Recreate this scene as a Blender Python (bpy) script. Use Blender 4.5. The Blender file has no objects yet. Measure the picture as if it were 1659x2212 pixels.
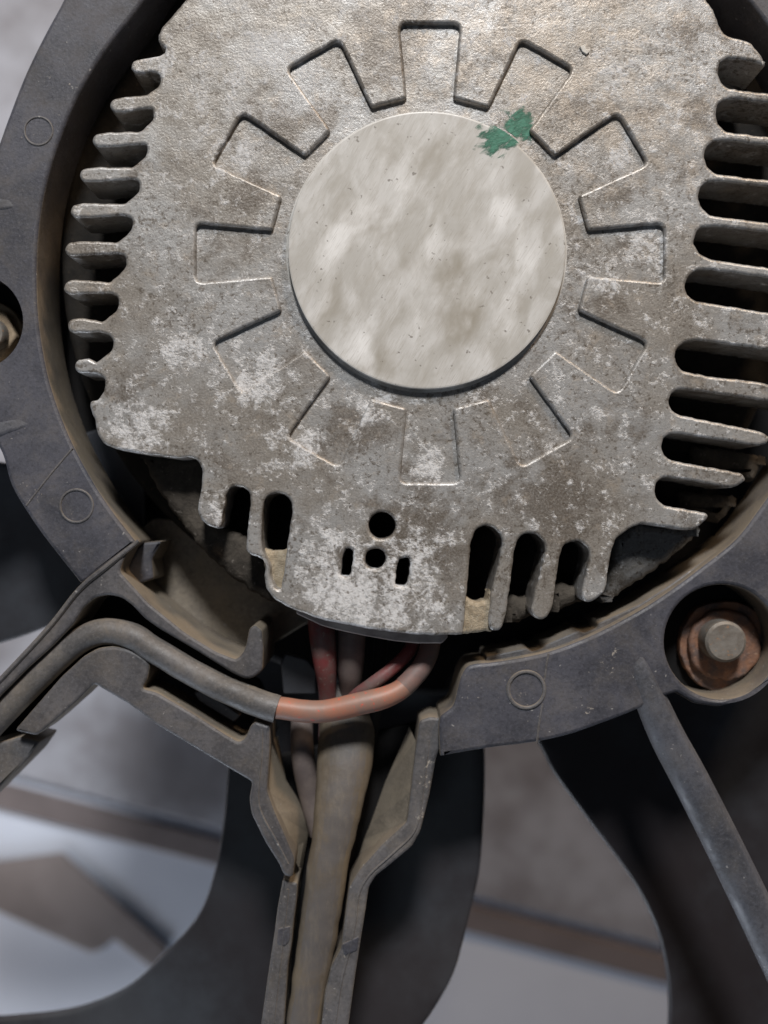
import bpy, bmesh, math, random
from mathutils import Vector, noise as mnoise
random.seed(7)
scene = bpy.context.scene
COL = scene.collection

# ------------------------------------------------------------------ camera
# the cover plate lies in the plane z = 0 ; the lens hangs CAMD millimetres above it
CAMD = 220.0
MM = 0.001
cam_data = bpy.data.cameras.new('camera')
cam = bpy.data.objects.new('camera', cam_data)
COL.objects.link(cam)
cam.location = (0, 0, CAMD * MM)
cam.rotation_euler = (0, 0, 0)
cam_data.sensor_fit = 'VERTICAL'
cam_data.sensor_height = 24.0
cam_data.lens = 12.0 / (110.6 / CAMD)
cam_data.clip_start = 0.005
cam_data.clip_end = 20
cam_data.dof.use_dof = True
cam_data.dof.focus_distance = (CAMD + 0.5) * MM
cam_data.dof.aperture_fstop = 4.2
scene.camera = cam

# ------------------------------------------------------------------ world, lamps, exposure
world = bpy.data.worlds.new('World')
scene.world = world
world.use_nodes = True
bg = world.node_tree.nodes['Background']
bg.inputs['Color'].default_value = (0.72, 0.80, 1.0, 1)
bg.inputs['Strength'].default_value = 0.035

def area_lamp(name, loc, target, size, power, color):
    l = bpy.data.lights.new(name, 'AREA')
    l.shape = 'DISK'
    l.size = size
    l.energy = power
    l.color = color
    o = bpy.data.objects.new(name, l)
    COL.objects.link(o)
    o.location = loc
    d = Vector(target) - Vector(loc)
    o.rotation_euler = d.to_track_quat('-Z', 'Y').to_euler()
    return o
area_lamp('workshop_lamp', (0.02, 1.36, 1.26), (0, 0, 0), 0.30, 36.5, (0.985, 0.985, 0.985))
area_lamp('warm_lamp', (0.75, 1.45, 0.80), (0.03, 0.04, 0), 0.26, 13.5, (1.0, 0.74, 0.50))
area_lamp('overhead_fill', (-0.45, -0.35, 1.7), (0, 0, 0), 0.6, 0.8, (0.70, 0.85, 1.0))  # cool soft fill light added overhead, behind the camera
area_lamp('floor_fill', (-0.45, -0.85, 0.0), (0.0, -0.05, -0.20), 0.25, 4.0, (0.82, 0.89, 1.0))   # added low helper light, unseen, there only to brighten the floor

area_lamp('warm_floor_fill', (-0.26, -0.19, -0.135), (-0.125, -0.115, -0.20), 0.05, 0.045, (1.0, 0.80, 0.62))  # added warm helper light, makes a warm glow on the floor

scene.view_settings.view_transform = 'Standard'
scene.view_settings.look = 'None'
scene.view_settings.exposure = 0.0
scene.view_settings.gamma = 1.0
scene.view_settings.use_curve_mapping = False
scene.cycles.max_bounces = 8

# ------------------------------------------------------------------ helpers
def at(u, v, z):
    k = (CAMD - z) / CAMD
    return Vector(((u - 829.5) / 10 * k * MM, (1106 - v) / 10 * k * MM, z * MM))

def fillet(pts, r=6.0, n=4):
    """round the corners of a closed 2D polygon; a point may carry its own radius"""
    out = []
    N = len(pts)
    for i in range(N):
        p = pts[i]
        rr = p[2] if len(p) > 2 else r
        P = Vector(p[:2]); A = Vector(pts[i - 1][:2]); B = Vector(pts[(i + 1) % N][:2])
        da = A - P; db = B - P
        la = da.length; lb = db.length
        if la < 1e-6 or lb < 1e-6:
            continue
        t = min(rr, la * 0.48, lb * 0.48)
        if t < 0.3 or da.normalized().dot(db.normalized()) < -0.9995:
            out.append((P.x, P.y)); continue
        s = P + da.normalized() * t
        e = P + db.normalized() * t
        for k in range(n + 1):
            f = k / n
            q = s.lerp(P, f).lerp(P.lerp(e, f), f)
            out.append((q.x, q.y))
    return out

def resample(pts, step):
    out = []
    N = len(pts)
    for i in range(N):
        a = Vector(pts[i]); b = Vector(pts[(i + 1) % N])
        L = (b - a).length
        m = max(1, int(L / step))
        for k in range(m):
            q = a.lerp(b, k / m)
            if out and (Vector(out[-1]) - q).length < step * 0.35:
                continue
            out.append((q.x, q.y))
    return out

def ragged(pts, amp, step=7.0, freq=0.06, seed=0.0):
    pts = resample(pts, step)
    out = []
    for (x, y) in pts:
        n1 = mnoise.noise(Vector((x * freq, y * freq, seed)))
        n2 = mnoise.noise(Vector((x * freq, y * freq, seed + 31.7)))
        n3 = mnoise.noise(Vector((x * freq * 3, y * freq * 3, seed + 5.1)))
        n4 = mnoise.noise(Vector((x * freq * 3, y * freq * 3, seed + 9.9)))
        out.append((x + amp * (n1 + 0.6 * n3), y + amp * (n2 + 0.6 * n4)))
    return out

def circle(u, v, r, n=40, r2=None):
    return [(u + r * math.cos(2 * math.pi * k / n), v + (r2 or r) * math.sin(2 * math.pi * k / n)) for k in range(n)]

def arc(u, v, r, a0, a1, n):
    """angles in degrees, measured counter-clockwise as seen in the picture"""
    return [(u + r * math.cos(math.radians(a0 + (a1 - a0) * k / n)), v - r * math.sin(math.radians(a0 + (a1 - a0) * k / n))) for k in range(n + 1)]

def spline(pts, n=8):
    """Catmull-Rom through an open list of equal-length tuples"""
    out = []
    P = [tuple(p) for p in pts]
    P = [tuple(2 * a - b for a, b in zip(P[0], P[1]))] + P + [tuple(2 * a - b for a, b in zip(P[-1], P[-2]))]
    for i in range(1, len(P) - 2):
        for k in range(n):
            t = k / n
            out.append(tuple(0.5 * (2 * b + (c - a) * t + (2 * a - 5 * b + 4 * c - d) * t * t + (-a + 3 * b - 3 * c + d) * t ** 3)
                             for a, b, c, d in zip(P[i - 1], P[i], P[i + 1], P[i + 2])))
    out.append(P[-2])
    return out

def finish(name, me, mat, parent, smooth=35):
    me.name = name
    if smooth:
        me.polygons.foreach_set('use_smooth', [True] * len(me.polygons))
        me.set_sharp_from_angle(angle=math.radians(smooth))
        for p in me.polygons:                       # flat faces stay flat, only the rounded edges are smooth
            if abs(p.normal.z) > 0.9995: p.use_smooth = False
    else:
        me.polygons.foreach_set('use_smooth', [False] * len(me.polygons))
    me.materials.clear()
    me.materials.append(mat)
    o = bpy.data.objects.new(name, me)
    COL.objects.link(o)
    if parent is not None:
        root = parent
        while root.parent is not None:
            root = root.parent
        me.transform(__import__('mathutils').Matrix.Translation(-root.location))
        o.parent = parent
    return o

def prism_mesh(outline, z_top, z_bot, holes=(), bevel=0.5, bres=2):
    """extruded flat shape with rounded edges; outline in picture units at the height z_top (mm)"""
    cu = bpy.data.curves.new('tmp', 'CURVE')
    cu.dimensions = '2D'
    cu.fill_mode = 'BOTH'
    half = (z_top - z_bot) / 2 * MM
    b = min(bevel * MM, half * 0.9)
    cu.extrude = half - b
    cu.bevel_depth = b
    cu.bevel_resolution = bres
    cu.offset = -b
    for loop in [outline] + list(holes):
        sp = cu.splines.new('POLY')
        sp.points.add(len(loop) - 1)
        for p, (u, v) in zip(sp.points, loop):
            w = at(u, v, z_top)
            p.co = (w.x, w.y, 0, 1)
        sp.use_cyclic_u = True
    ob = bpy.data.objects.new('tmp', cu)
    COL.objects.link(ob)
    bpy.context.view_layer.update()
    dg = bpy.context.evaluated_depsgraph_get()
    me = bpy.data.meshes.new_from_object(ob.evaluated_get(dg))
    bpy.data.objects.remove(ob)
    bpy.data.curves.remove(cu)
    bm = bmesh.new()
    bm.from_mesh(me)
    bmesh.ops.remove_doubles(bm, verts=bm.verts, dist=1e-6)
    bmesh.ops.translate(bm, verts=bm.verts, vec=(0, 0, (z_top + z_bot) / 2 * MM))
    bmesh.ops.recalc_face_normals(bm, faces=bm.faces)
    bm.to_mesh(me)
    bm.free()
    return me

def prism(name, outline, z_top, z_bot, mat, parent=None, holes=(), bevel=0.5, smooth=35, warp=None):
    me = prism_mesh(outline, z_top, z_bot, holes, bevel)
    if warp:
        bm = bmesh.new(); bm.from_mesh(me)
        xs = [v.co.x for v in bm.verts]; ys = [v.co.y for v in bm.verts]
        for ax, lo, hi in ((Vector((1, 0, 0)), min(xs), max(xs)), (Vector((0, 1, 0)), min(ys), max(ys))):
            k = 1
            while lo + k * 0.008 < hi:
                bmesh.ops.bisect_plane(bm, geom=bm.verts[:] + bm.edges[:] + bm.faces[:], plane_co=ax * (lo + k * 0.008), plane_no=ax, dist=1e-7)
                k += 1
        bm.to_mesh(me); bm.free()
        for v in me.vertices:
            v.co = warp(v.co)
    return finish(name, me, mat, parent, smooth)

def tube_mesh(path, seg=20, flat=1.0, profile=None, cap=True):
    """path: list of (u, v, z, r) ; r in picture units of the plate plane (0.1 mm)"""
    pts = [at(p[0], p[1], p[2]) for p in path]
    rad = [p[3] * 0.1 * MM for p in path]
    bm = bmesh.new()
    rings = []
    up = Vector((0, 0, 1))
    for i, p in enumerate(pts):
        t = (pts[min(i + 1, len(pts) - 1)] - pts[max(i - 1, 0)]).normalized()
        side = t.cross(up)
        if side.length < 1e-3:
            side = Vector((1, 0, 0))
        side.normalize()
        nrm = side.cross(t).normalized()
        ring = []
        prof = profile or [(math.cos(2 * math.pi * k / seg), flat * math.sin(2 * math.pi * k / seg)) for k in range(seg)]
        for (a, b) in prof:
            ring.append(bm.verts.new(p + side * (a * rad[i]) + nrm * (b * rad[i])))
        rings.append(ring)
    for a, b in zip(rings[:-1], rings[1:]):
        n = len(a)
        for k in range(n):
            bm.faces.new((a[k], a[(k + 1) % n], b[(k + 1) % n], b[k]))
    if cap:
        bm.faces.new(rings[0][::-1])
        bm.faces.new(rings[-1])
    bmesh.ops.recalc_face_normals(bm, faces=bm.faces)
    me = bpy.data.meshes.new('tube')
    bm.to_mesh(me)
    bm.free()
    return me

def tube(name, path, mat, parent=None, seg=20, flat=1.0, profile=None, n=8, wobble=0.0):
    path = spline(path, n)
    if wobble:
        path = [(p[0] + wobble * mnoise.noise(Vector((p[0] * .02, p[1] * .02, 1))), p[1] + wobble * mnoise.noise(Vector((p[0] * .02, p[1] * .02, 7))), p[2],
                 p[3] * (1 + 0.02 * wobble * mnoise.noise(Vector((p[0] * .03, p[1] * .03, 3))))) for p in path]
    return finish(name, tube_mesh(path, seg, flat, profile), mat, parent, 45)

def lathe(name, u, v, prof, mat, parent, seg=40, smooth=40):
    """prof: list of (radius in picture units, z mm) from the axis outwards/downwards; closed on the axis"""
    bm = bmesh.new()
    rings = []
    for (r, z) in prof:
        c = at(u, v, prof[0][1]); rr = r * 0.1 * MM
        rings.append([bm.verts.new((c.x + rr * math.cos(2 * math.pi * k / seg), c.y + rr * math.sin(2 * math.pi * k / seg), z * MM)) for k in range(seg)])
    for a, b in zip(rings[:-1], rings[1:]):
        for k in range(seg):
            bm.faces.new((a[k], b[k], b[(k + 1) % seg], a[(k + 1) % seg]))
    bm.faces.new(rings[0][::-1]); bm.faces.new(rings[-1])
    bmesh.ops.recalc_face_normals(bm, faces=bm.faces)
    me = bpy.data.meshes.new('lathe'); bm.to_mesh(me); bm.free()
    return finish(name, me, mat, parent, smooth)

def torus(name, u, v, z, R, r, mat, parent, seg=48, sec=10):
    c = at(u, v, z)
    bm = bmesh.new()
    rings = []
    for k in range(seg):
        a = 2 * math.pi * k / seg
        rings.append([bm.verts.new((c.x + (R + r * math.cos(b)) * 1e-4 * math.cos(a), c.y + (R + r * math.cos(b)) * 1e-4 * math.sin(a), c.z + r * 1e-4 * math.sin(b)))
                      for b in [2 * math.pi * j / sec for j in range(sec)]])
    for k in range(seg):
        a, b = rings[k], rings[(k + 1) % seg]
        for j in range(sec):
            bm.faces.new((a[j], b[j], b[(j + 1) % sec], a[(j + 1) % sec]))
    bmesh.ops.recalc_face_normals(bm, faces=bm.faces)
    me = bpy.data.meshes.new('torus'); bm.to_mesh(me); bm.free()
    return finish(name, me, mat, parent, 60)

def thing(name, label, cat, loc, group=None):
    o = bpy.data.objects.new(name, None)
    o.empty_display_size = 0.01
    COL.objects.link(o)
    o.location = loc
    o['label'] = label; o['category'] = cat
    if group: o['group'] = group
    bpy.context.view_layer.update()
    return o

def tag(o, label=None, cat=None, group=None, kind=None):
    if label: o['label'] = label
    if cat: o['category'] = cat
    if group: o['group'] = group
    if kind: o['kind'] = kind
    return o

# ------------------------------------------------------------------ materials
class NT:
    def __init__(self, name):
        self.m = bpy.data.materials.new(name)
        self.m.use_nodes = True
        self.t = self.m.node_tree
        self.b = self.t.nodes['Principled BSDF']
        g = self.t.nodes.new('ShaderNodeNewGeometry')
        self.geo = g
        s = self.t.nodes.new('ShaderNodeVectorMath'); s.operation = 'SCALE'; s.inputs['Scale'].default_value = 1000
        self.t.links.new(g.outputs['Position'], s.inputs[0])
        self.pos = s.outputs[0]                      # millimetres
    def link(self, a, b):
        self.t.links.new(a, b)
    def val(self, sock, x):
        if isinstance(x, (int, float)): sock.default_value = x
        elif isinstance(x, tuple): sock.default_value = x if len(x) == 4 or sock.type == 'VECTOR' else (*x, 1)
        else: self.link(x, sock)
    def noise(self, scale, detail=5, rough=0.6, off=(0, 0, 0), dist=0.0, stretch=None, rot=0.0):
        n = self.t.nodes.new('ShaderNodeTexNoise')
        n.inputs['Scale'].default_value = scale
        n.inputs['Detail'].default_value = detail
        n.inputs['Roughness'].default_value = rough
        n.inputs['Distortion'].default_value = dist
        mp = self.t.nodes.new('ShaderNodeMapping')
        mp.inputs['Location'].default_value = off
        mp.inputs['Rotation'].default_value = (0, 0, rot)
        if stretch:
            mp.vector_type = 'TEXTURE'; mp.inputs['Scale'].default_value = tuple(1 / x for x in stretch)
        self.link(self.pos, mp.inputs['Vector']); self.link(mp.outputs[0], n.inputs['Vector'])
        return n.outputs['Fac']
    def voronoi(self, scale, off=(0, 0, 0)):
        n = self.t.nodes.new('ShaderNodeTexVoronoi')
        n.inputs['Scale'].default_value = scale
        ad = self.t.nodes.new('ShaderNodeVectorMath'); ad.inputs[1].default_value = off
        self.link(self.pos, ad.inputs[0]); self.link(ad.outputs[0], n.inputs['Vector'])
        return n.outputs['Distance']
    def math(self, op, a, b=0.0, clamp=False):
        n = self.t.nodes.new('ShaderNodeMath'); n.operation = op; n.use_clamp = clamp
        self.val(n.inputs[0], a); self.val(n.inputs[1], b)
        return n.outputs[0]
    def step(self, x, lo, hi, out0=0.0, out1=1.0):
        n = self.t.nodes.new('ShaderNodeMapRange'); n.interpolation_type = 'SMOOTHSTEP'
        self.val(n.inputs['Value'], x)
        n.inputs['From Min'].default_value = lo; n.inputs['From Max'].default_value = hi
        n.inputs['To Min'].default_value = out0; n.inputs['To Max'].default_value = out1
        return n.outputs[0]
    def mix(self, f, a, b):
        n = self.t.nodes.new('ShaderNodeMix'); n.data_type = 'RGBA'
        self.val(n.inputs[0], f); self.val(n.inputs[6], a); self.val(n.inputs[7], b)
        return n.outputs[2]
    def spots(self, lst, z=0):
        """sum of soft round patches; (u, v, radius, weight) in picture units"""
        acc = None
        for (u, v, r, w) in lst:
            p = at(u, v, z)
            d = self.t.nodes.new('ShaderNodeVectorMath'); d.operation = 'DISTANCE'
            self.link(self.pos, d.inputs[0]); d.inputs[1].default_value = (p.x / MM, p.y / MM, z)
            s = self.step(d.outputs['Value'], 0.0, r * 0.1, w, 0.0)
            acc = s if acc is None else self.math('ADD', acc, s)
        return acc
    def nz(self):
        s = self.t.nodes.new('ShaderNodeSeparateXYZ'); self.link(self.geo.outputs['True Normal'], s.inputs[0])
        return self.math('ABSOLUTE', s.outputs[2])
    def bump(self, h, strength, dist, prev=None):
        n = self.t.nodes.new('ShaderNodeBump')
        n.inputs['Strength'].default_value = strength
        n.inputs['Distance'].default_value = dist * MM
        self.link(h, n.inputs['Height'])
        if prev is not None: self.link(prev, n.inputs['Normal'])
        return n.outputs[0]
    def out(self, col, rough=0.5, metal=0.0, normal=None, spec=None):
        self.val(self.b.inputs['Base Color'], col)
        self.val(self.b.inputs['Roughness'], rough)
        self.val(self.b.inputs['Metallic'], metal)
        if spec is not None: self.b.inputs['Specular IOR Level'].default_value = spec
        if normal is not None: self.link(normal, self.b.inputs['Normal'])
        return self.m

OXIDE = [(400, 760, 110, .17), (300, 930, 120, .24), (555, 835, 110, .22), (645, 960, 95, .22), (925, 1005, 62, .30), (800, 880, 80, .20),
         (720, 1210, 150, .22), (850, 1310, 170, .26), (720, 1310, 110, .20), (600, 120, 120, .16), (470, 190, 100, .15), (500, 330, 90, .17), (330, 130, 80, .20),
         (1340, 140, 90, .17), (1345, 330, 60, .20), (1390, 520, 90, .17), (480, 1110, 80, .18), (1300, 590, 70, .17), (900, 1180, 110, .18), (640, 330, 60, .1)]

GRIME = [(840, 130, 120, 0.196), (690, 235, 60, 0.196), (1110, 60, 100, 0.175), (1240, 220, 70, 0.157), (1010, 170, 60, 0.157), (600, 280, 70, 0.196), (540, 430, 80, 0.157), (1310, 650, 60, 0.196), (1330, 420, 60, 0.157), (1010, 330, 60, 0.117),
         (760, 930, 110, 0.196), (900, 1120, 140, 0.196), (1150, 1060, 150, 0.157), (1480, 60, 60, 0.196), (1500, 240, 60, 0.175), (860, 40, 120, 0.157), (780, 1240, 100, 0.157), (1230, 1100, 120, 0.138)]
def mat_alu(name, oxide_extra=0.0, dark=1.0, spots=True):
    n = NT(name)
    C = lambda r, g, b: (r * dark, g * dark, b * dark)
    big = n.noise(0.036, 6, 0.60)
    c = n.mix(n.step(big, 0.40, 0.60), C(0.345, 0.343, 0.340), C(0.245, 0.222, 0.195))
    mid = n.noise(0.105, 9, 0.74, (13, 5, 0), 0.3)
    if spots: mid = n.math('ADD', mid, n.spots(GRIME))
    c = n.mix(n.step(mid, 0.49, 0.66, 0, .85), c, C(0.125, 0.103, 0.082))
    tanp = n.noise(0.22, 8, 0.72, (3, 41, 0))
    if spots: tanp = n.math('ADD', tanp, n.spots([(1250, 150, 380, .12), (1060, 40, 260, .08), (1480, 280, 220, .08), (900, 120, 200, .05)]))  # warm light at upper right put into the colour as tan spots
    c = n.mix(n.step(tanp, 0.53, 0.68, 0, .52), c, C(0.385, 0.325, 0.262))
    # white powdery oxide
    o1 = n.noise(0.26, 6, 0.65, (7, 77, 0), 0.3)
    o2 = n.noise(1.15, 5, 0.70, (1, 17, 0))
    ox = n.math('ADD', n.math('MULTIPLY', o1, 0.56), n.math('MULTIPLY', o2, 0.44))
    if spots: ox = n.math('ADD', ox, n.math('MULTIPLY', n.spots(OXIDE), 0.47))
    if oxide_extra: ox = n.math('ADD', ox, oxide_extra)
    if spots:
        hz = n.math('ADD', o1, n.math('MULTIPLY', n.spots(OXIDE), 0.9))
        c = n.mix(n.step(hz, 0.52, 0.76, 0, .55), c, C(0.47, 0.47, 0.475))
    oxm = n.step(ox, 0.535, 0.685)
    c = n.mix(n.math('MULTIPLY', oxm, 0.85), c, C(0.60, 0.60, 0.605))
    # brown pits, clustered
    sp = n.noise(0.80, 6, 0.70, (2, 9, 0))
    cl = n.noise(0.055, 4, 0.6, (22, 3, 0))
    spx = n.math('ADD', sp, n.math('MULTIPLY', cl, 0.35))
    c = n.mix(n.step(spx, 0.72, 0.81, 0, .80), c, C(0.095, 0.075, 0.055))
    grain = n.noise(2.1, 4, 0.68)
    c = n.mix(n.step(grain, 0.42, 0.64, 0, .26), c, C(0.50, 0.48, 0.45))
    c = n.mix(n.step(n.noise(1.9, 3, 0.6, (9, 1, 0)), 0.50, 0.68, 0, .26), c, C(0.13, 0.115, 0.10))
    h = n.math('ADD', n.math('MULTIPLY', grain, 0.6), n.math('MULTIPLY', sp, -0.35))
    nb = n.bump(h, 0.55, 0.24)
    lump = n.math('MULTIPLY', oxm, n.math('ADD', 1.0, n.math('MULTIPLY', o2, 3.0)))
    nb = n.bump(lump, 0.40, 0.10, nb)
    nb = n.bump(n.noise(0.12, 4, .5), 0.30, 1.0, nb)
    c = n.mix(n.math('MULTIPLY', oxm, n.step(o2, .40, .58, 0, .55)), c, C(0.66, 0.665, 0.68))
    rough = n.math('ADD', 0.36, n.math('MULTIPLY', oxm, 0.45))
    met = n.math('MULTIPLY', n.math('SUBTRACT', 1.0, oxm), 0.30)
    return n.out(c, rough, met, nb)

def mat_cap():
    n = NT('hub_cap_paint')
    big = n.noise(0.085, 5, 0.55, (31, 12, 0), 0.8, (1.35, 0.8, 1), math.radians(-10))
    c = n.mix(n.step(big, 0.40, 0.62), (0.44, 0.425, 0.395), (0.56, 0.55, 0.53))
    st = n.noise(0.20, 6, 0.6, (0, 0, 0), 0.5, (1.8, 0.6, 1), math.radians(-25))
    c = n.mix(n.step(st, 0.45, 0.70, 0, .40), c, (0.36, 0.335, 0.29))
    sm = n.math('ADD', n.noise(0.09, 5, .52, (9, 3, 0), 0.4, (1.3, .8, 1), -.4), n.spots([(880, 575, 60, .16), (1005, 690, 80, .26), (1120, 655, 55, .16), (835, 475, 80, .12), (700, 640, 70, .10), (1080, 420, 60, .1), (940, 320, 160, .10), (970, 600, 70, .12), (860, 670, 60, .1), (740, 420, 60, .1)], 0.7))
    c = n.mix(n.step(sm, 0.46, 0.84, 0, .82), c, (0.265, 0.235, 0.185))
    wh = n.math('ADD', n.noise(0.10, 4, .5, (1, 8, 0), .3, (1.5, .75, 1), -.4), n.spots([(815, 460, 70, .16), (1090, 470, 80, .16), (700, 560, 70, .14), (960, 520, 50, .1), (1030, 640, 50, .12), (780, 740, 90, .1), (860, 400, 60, .14), (1000, 400, 60, .1), (740, 520, 60, .12), (1130, 560, 60, .12)], 0.7))
    c = n.mix(n.step(wh, 0.48, 0.84, 0, .85), c, (0.80, 0.795, 0.785))
    sp = n.noise(0.75, 3, .5, (4, 4, 0))
    c = n.mix(n.step(sp, 0.67, 0.73, 0, .7), c, (0.12, 0.10, 0.08))
    fine = n.noise(1.5, 3, .6, (0, 0, 0), 0.2, (2.2, 0.22, 1), math.radians(-25))
    c = n.mix(n.step(fine, 0.50, 0.72, 0, .20), c, (0.33, 0.30, 0.25))
    scr = n.noise(2.6, 2, .5, (7, 0, 0), 0.15, (2.6, 0.10, 1), math.radians(-32))
    c = n.mix(n.step(scr, 0.57, 0.68, 0, .38), c, (0.30, 0.27, 0.23))
    nb = n.bump(fine, 0.14, 0.10)
    nb = n.bump(n.noise(2.0, 3), 0.10, 0.08, nb)
    return n.out(c, 0.42, 0.0, nb)

def mat_plastic(name, base=(0.052, 0.053, 0.065), dust=0.5, wall=0.85, rough=0.5, tan=(0.215, 0.178, 0.132), low_only=False, scuff=None):
    n = NT(name)
    big = n.noise(0.06, 6, .6)
    c = n.mix(n.step(big, .38, .65), tuple(x * .82 for x in base), tuple(x * 1.4 for x in base))
    gr = n.noise(1.4, 5, .7, (11, 4, 0))
    c = n.mix(n.step(gr, .46, .66, 0, .42), c, tuple(x * 2.0 for x in base))
    c = n.mix(n.step(n.noise(1.0, 5, .7, (6, 14, 0)), .48, .66, 0, .45), c, tuple(x * .45 for x in base))
    d = n.noise(0.11, 9, .72, (50, 3, 0), 0.4)
    c = n.mix(n.step(d, .42, .74, 0, dust), c, tan)
    # road dust clinging to the upright sides
    w = n.math('SUBTRACT', 1.0, n.nz(), True)
    dm = n.math('MULTIPLY', n.step(w, .25, .75, 0, wall), n.step(n.noise(0.10, 6, .65, (5, 60, 0)), .30, .60, .55, 1.0))
    if low_only:          # wall dust thinned towards the top: shade there put into the colour
        sy = n.t.nodes.new('ShaderNodeSeparateXYZ'); n.link(n.pos, sy.inputs[0])
        dm = n.math('MULTIPLY', dm, n.step(n.math('ADD', sy.outputs[1], n.math('MULTIPLY', n.noise(0.08, 4), 30.0)), 60.0, 95.0, 1.0, .12))
    c = n.mix(dm, c, tuple(x * 1.12 for x in tan))
    sc = n.noise(1.1, 3, .6, (0, 0, 0), 0.0, (0.4, 2.5, 1), .6)
    c = n.mix(n.step(sc, .58, .74, 0, .35), c, tuple(x * 1.9 for x in base))
    if scuff:
        sm = n.math('ADD', n.noise(0.9, 6, .7, (3, 3, 0)), n.spots(scuff[0], scuff[1]))
        c = n.mix(n.step(sm, .66, .76, 0, .8), c, (0.42, 0.38, 0.33))
    sp = n.noise(0.8, 2, .5, (8, 8, 0))
    c = n.mix(n.step(sp, .71, .76, 0, .7), c, (0.33, 0.32, 0.31))
    nb = n.bump(gr, 0.35, 0.22)
    nb = n.bump(big, 0.25, 0.8, nb)
    rg = n.step(d, .4, .7, rough - .06, rough + .25)
    return n.out(c, rg, 0.0, nb)

def mat_conduit():
    n = NT('tan_conduit')
    x = n.noise(0.09, 6, .6, (0, 0, 0), 0.2, (1.6, .6, 1))
    c = n.mix(n.step(x, .36, .64), (0.150, 0.118, 0.080), (0.100, 0.082, 0.062))
    rub = n.math('ADD', n.nz(), n.math('MULTIPLY', n.math('SUBTRACT', n.noise(0.075, 6, .65, (4, 4, 0), .3), 0.5), 0.9))
    c = n.mix(n.step(rub, .78, 1.04, 0, .85), c, (0.100, 0.093, 0.093))
    c = n.mix(n.step(n.noise(.35, 7, .7, (2, 1, 0), 0, (1.5, .4, 1)), .46, .68, 0, .5), c, (0.165, 0.142, 0.115))
    c = n.mix(n.step(n.noise(1.1, 5, .7, (2, 31, 0), 0, (1.6, .3, 1)), .52, .68, 0, .4), c, (0.10, 0.085, 0.07))
    nb = n.bump(n.noise(1.6, 4, .6), .25, .15)
    nb = n.bump(n.noise(.1, 3, .5), .4, 1.0, nb)
    return n.out(c, .55, 0, nb)

def mat_simple(name, a, b, scale, rough=0.6, metal=0.0, bumpd=0.15, speck=None, spec=None):
    n = NT(name)
    x = n.noise(scale, 7, .65)
    c = n.mix(n.step(x, .36, .66), a, b)
    if speck:
        c = n.mix(n.step(n.noise(scale * 5, 4, .6, (3, 3, 3)), .60, .70, 0, .8), c, speck)
    nb = n.bump(n.noise(scale * 6, 5, .65), 0.4, bumpd)
    nb = n.bump(x, 0.4, bumpd * 3, nb)
    return n.out(c, rough, metal, nb, spec)

RZ_ = -5.0
M_ALU = mat_alu('cast_aluminium')
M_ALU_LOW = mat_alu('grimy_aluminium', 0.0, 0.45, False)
M_BODY = None
M_RIM = mat_simple('flange_sealant', (0.36, 0.32, 0.30), (0.24, 0.205, 0.195), 0.25)
M_RIMW = mat_simple('white_flake', (0.6, 0.58, 0.54), (0.45, 0.42, 0.37), 0.8)
M_CAP = mat_cap()
M_DIRT = mat_simple('packed_dirt', (0.37, 0.31, 0.225), (0.24, 0.195, 0.135), 0.55, 0.9, 0, 0.6, (0.50, 0.48, 0.44))
M_PLASTIC = mat_plastic('grey_black_plastic', dust=.16, low_only=True, scuff=([(1310, 1440, 60, .10), (1330, 1410, 30, .10), (1270, 1545, 50, .08), (1130, 1500, 36, .12), (1020, 1500, 40, .08), (80, 1060, 50, .08), (120, 180, 60, .06), (980, 1600, 40, .07)], RZ_))
M_STRUT = mat_plastic('strut_plastic', (0.060, 0.062, 0.073), .12, .15, .52)
M_ARM = mat_plastic('dusty_arm_plastic', (0.070, 0.068, 0.073), .20, .85, .55)
M_DUSTY = mat_plastic('dusty_plastic', (0.080, 0.078, 0.082), .30, .8, .6, scuff=([(917, 1690, 40, .14), (922, 1650, 25, .14), (905, 1760, 25, .14), (600, 2120, 30, .10), (705, 2180, 30, .10), (742, 2060, 20, .12)], -7.5))
M_LEDGE = mat_plastic('dust_covered_plastic', (0.15, 0.13, 0.105), .8, .8, .8, (0.26, 0.22, 0.165))
M_SLEEVE = mat_plastic('rubber_sleeve', (0.085, 0.082, 0.083), .55, .35, .55, (0.19, 0.16, 0.125))
M_CONDUIT = mat_conduit()
M_DARK = mat_simple('dark_moulding_and_shade', (0.006, 0.006, 0.0065), (0.010, 0.009, 0.009), 0.08, 0.8, spec=0.2)  # near-black: deep shade of gaps and sockets put into the colour
M_BODY = mat_simple('casting_with_gap_shade', (0.020, 0.017, 0.014), (0.010, 0.009, 0.008), 0.15, 0.8, 0, 0.3, (0.04, 0.03, 0.02), 0.2)  # motor body coloured almost black to carry the shade between fins and ring
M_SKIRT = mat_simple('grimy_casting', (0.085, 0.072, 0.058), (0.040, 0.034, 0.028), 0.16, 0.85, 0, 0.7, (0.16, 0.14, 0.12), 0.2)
M_BLADE = mat_simple('fan_blade_plastic', (0.022, 0.019, 0.021), (0.050, 0.055, 0.064), 0.013, 0.42, spec=0.4)  # second, blue-grey tone puts a bluish sheen into the colour
M_ORANGE = mat_simple('orange_insulation', (0.34, 0.150, 0.098), (0.24, 0.155, 0.125), 0.16, 0.5, 0, 0.06, (0.60, 0.09, 0.055))
M_RED = mat_simple('red_insulation', (0.22, 0.05, 0.05), (0.16, 0.115, 0.105), 0.14, 0.5, 0, 0.06, (0.25, 0.21, 0.18))
M_DULLRED = mat_simple('dusty_dull_red', (0.22, 0.12, 0.10), (0.15, 0.115, 0.105), 0.16, 0.6, 0, 0.1)
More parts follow.
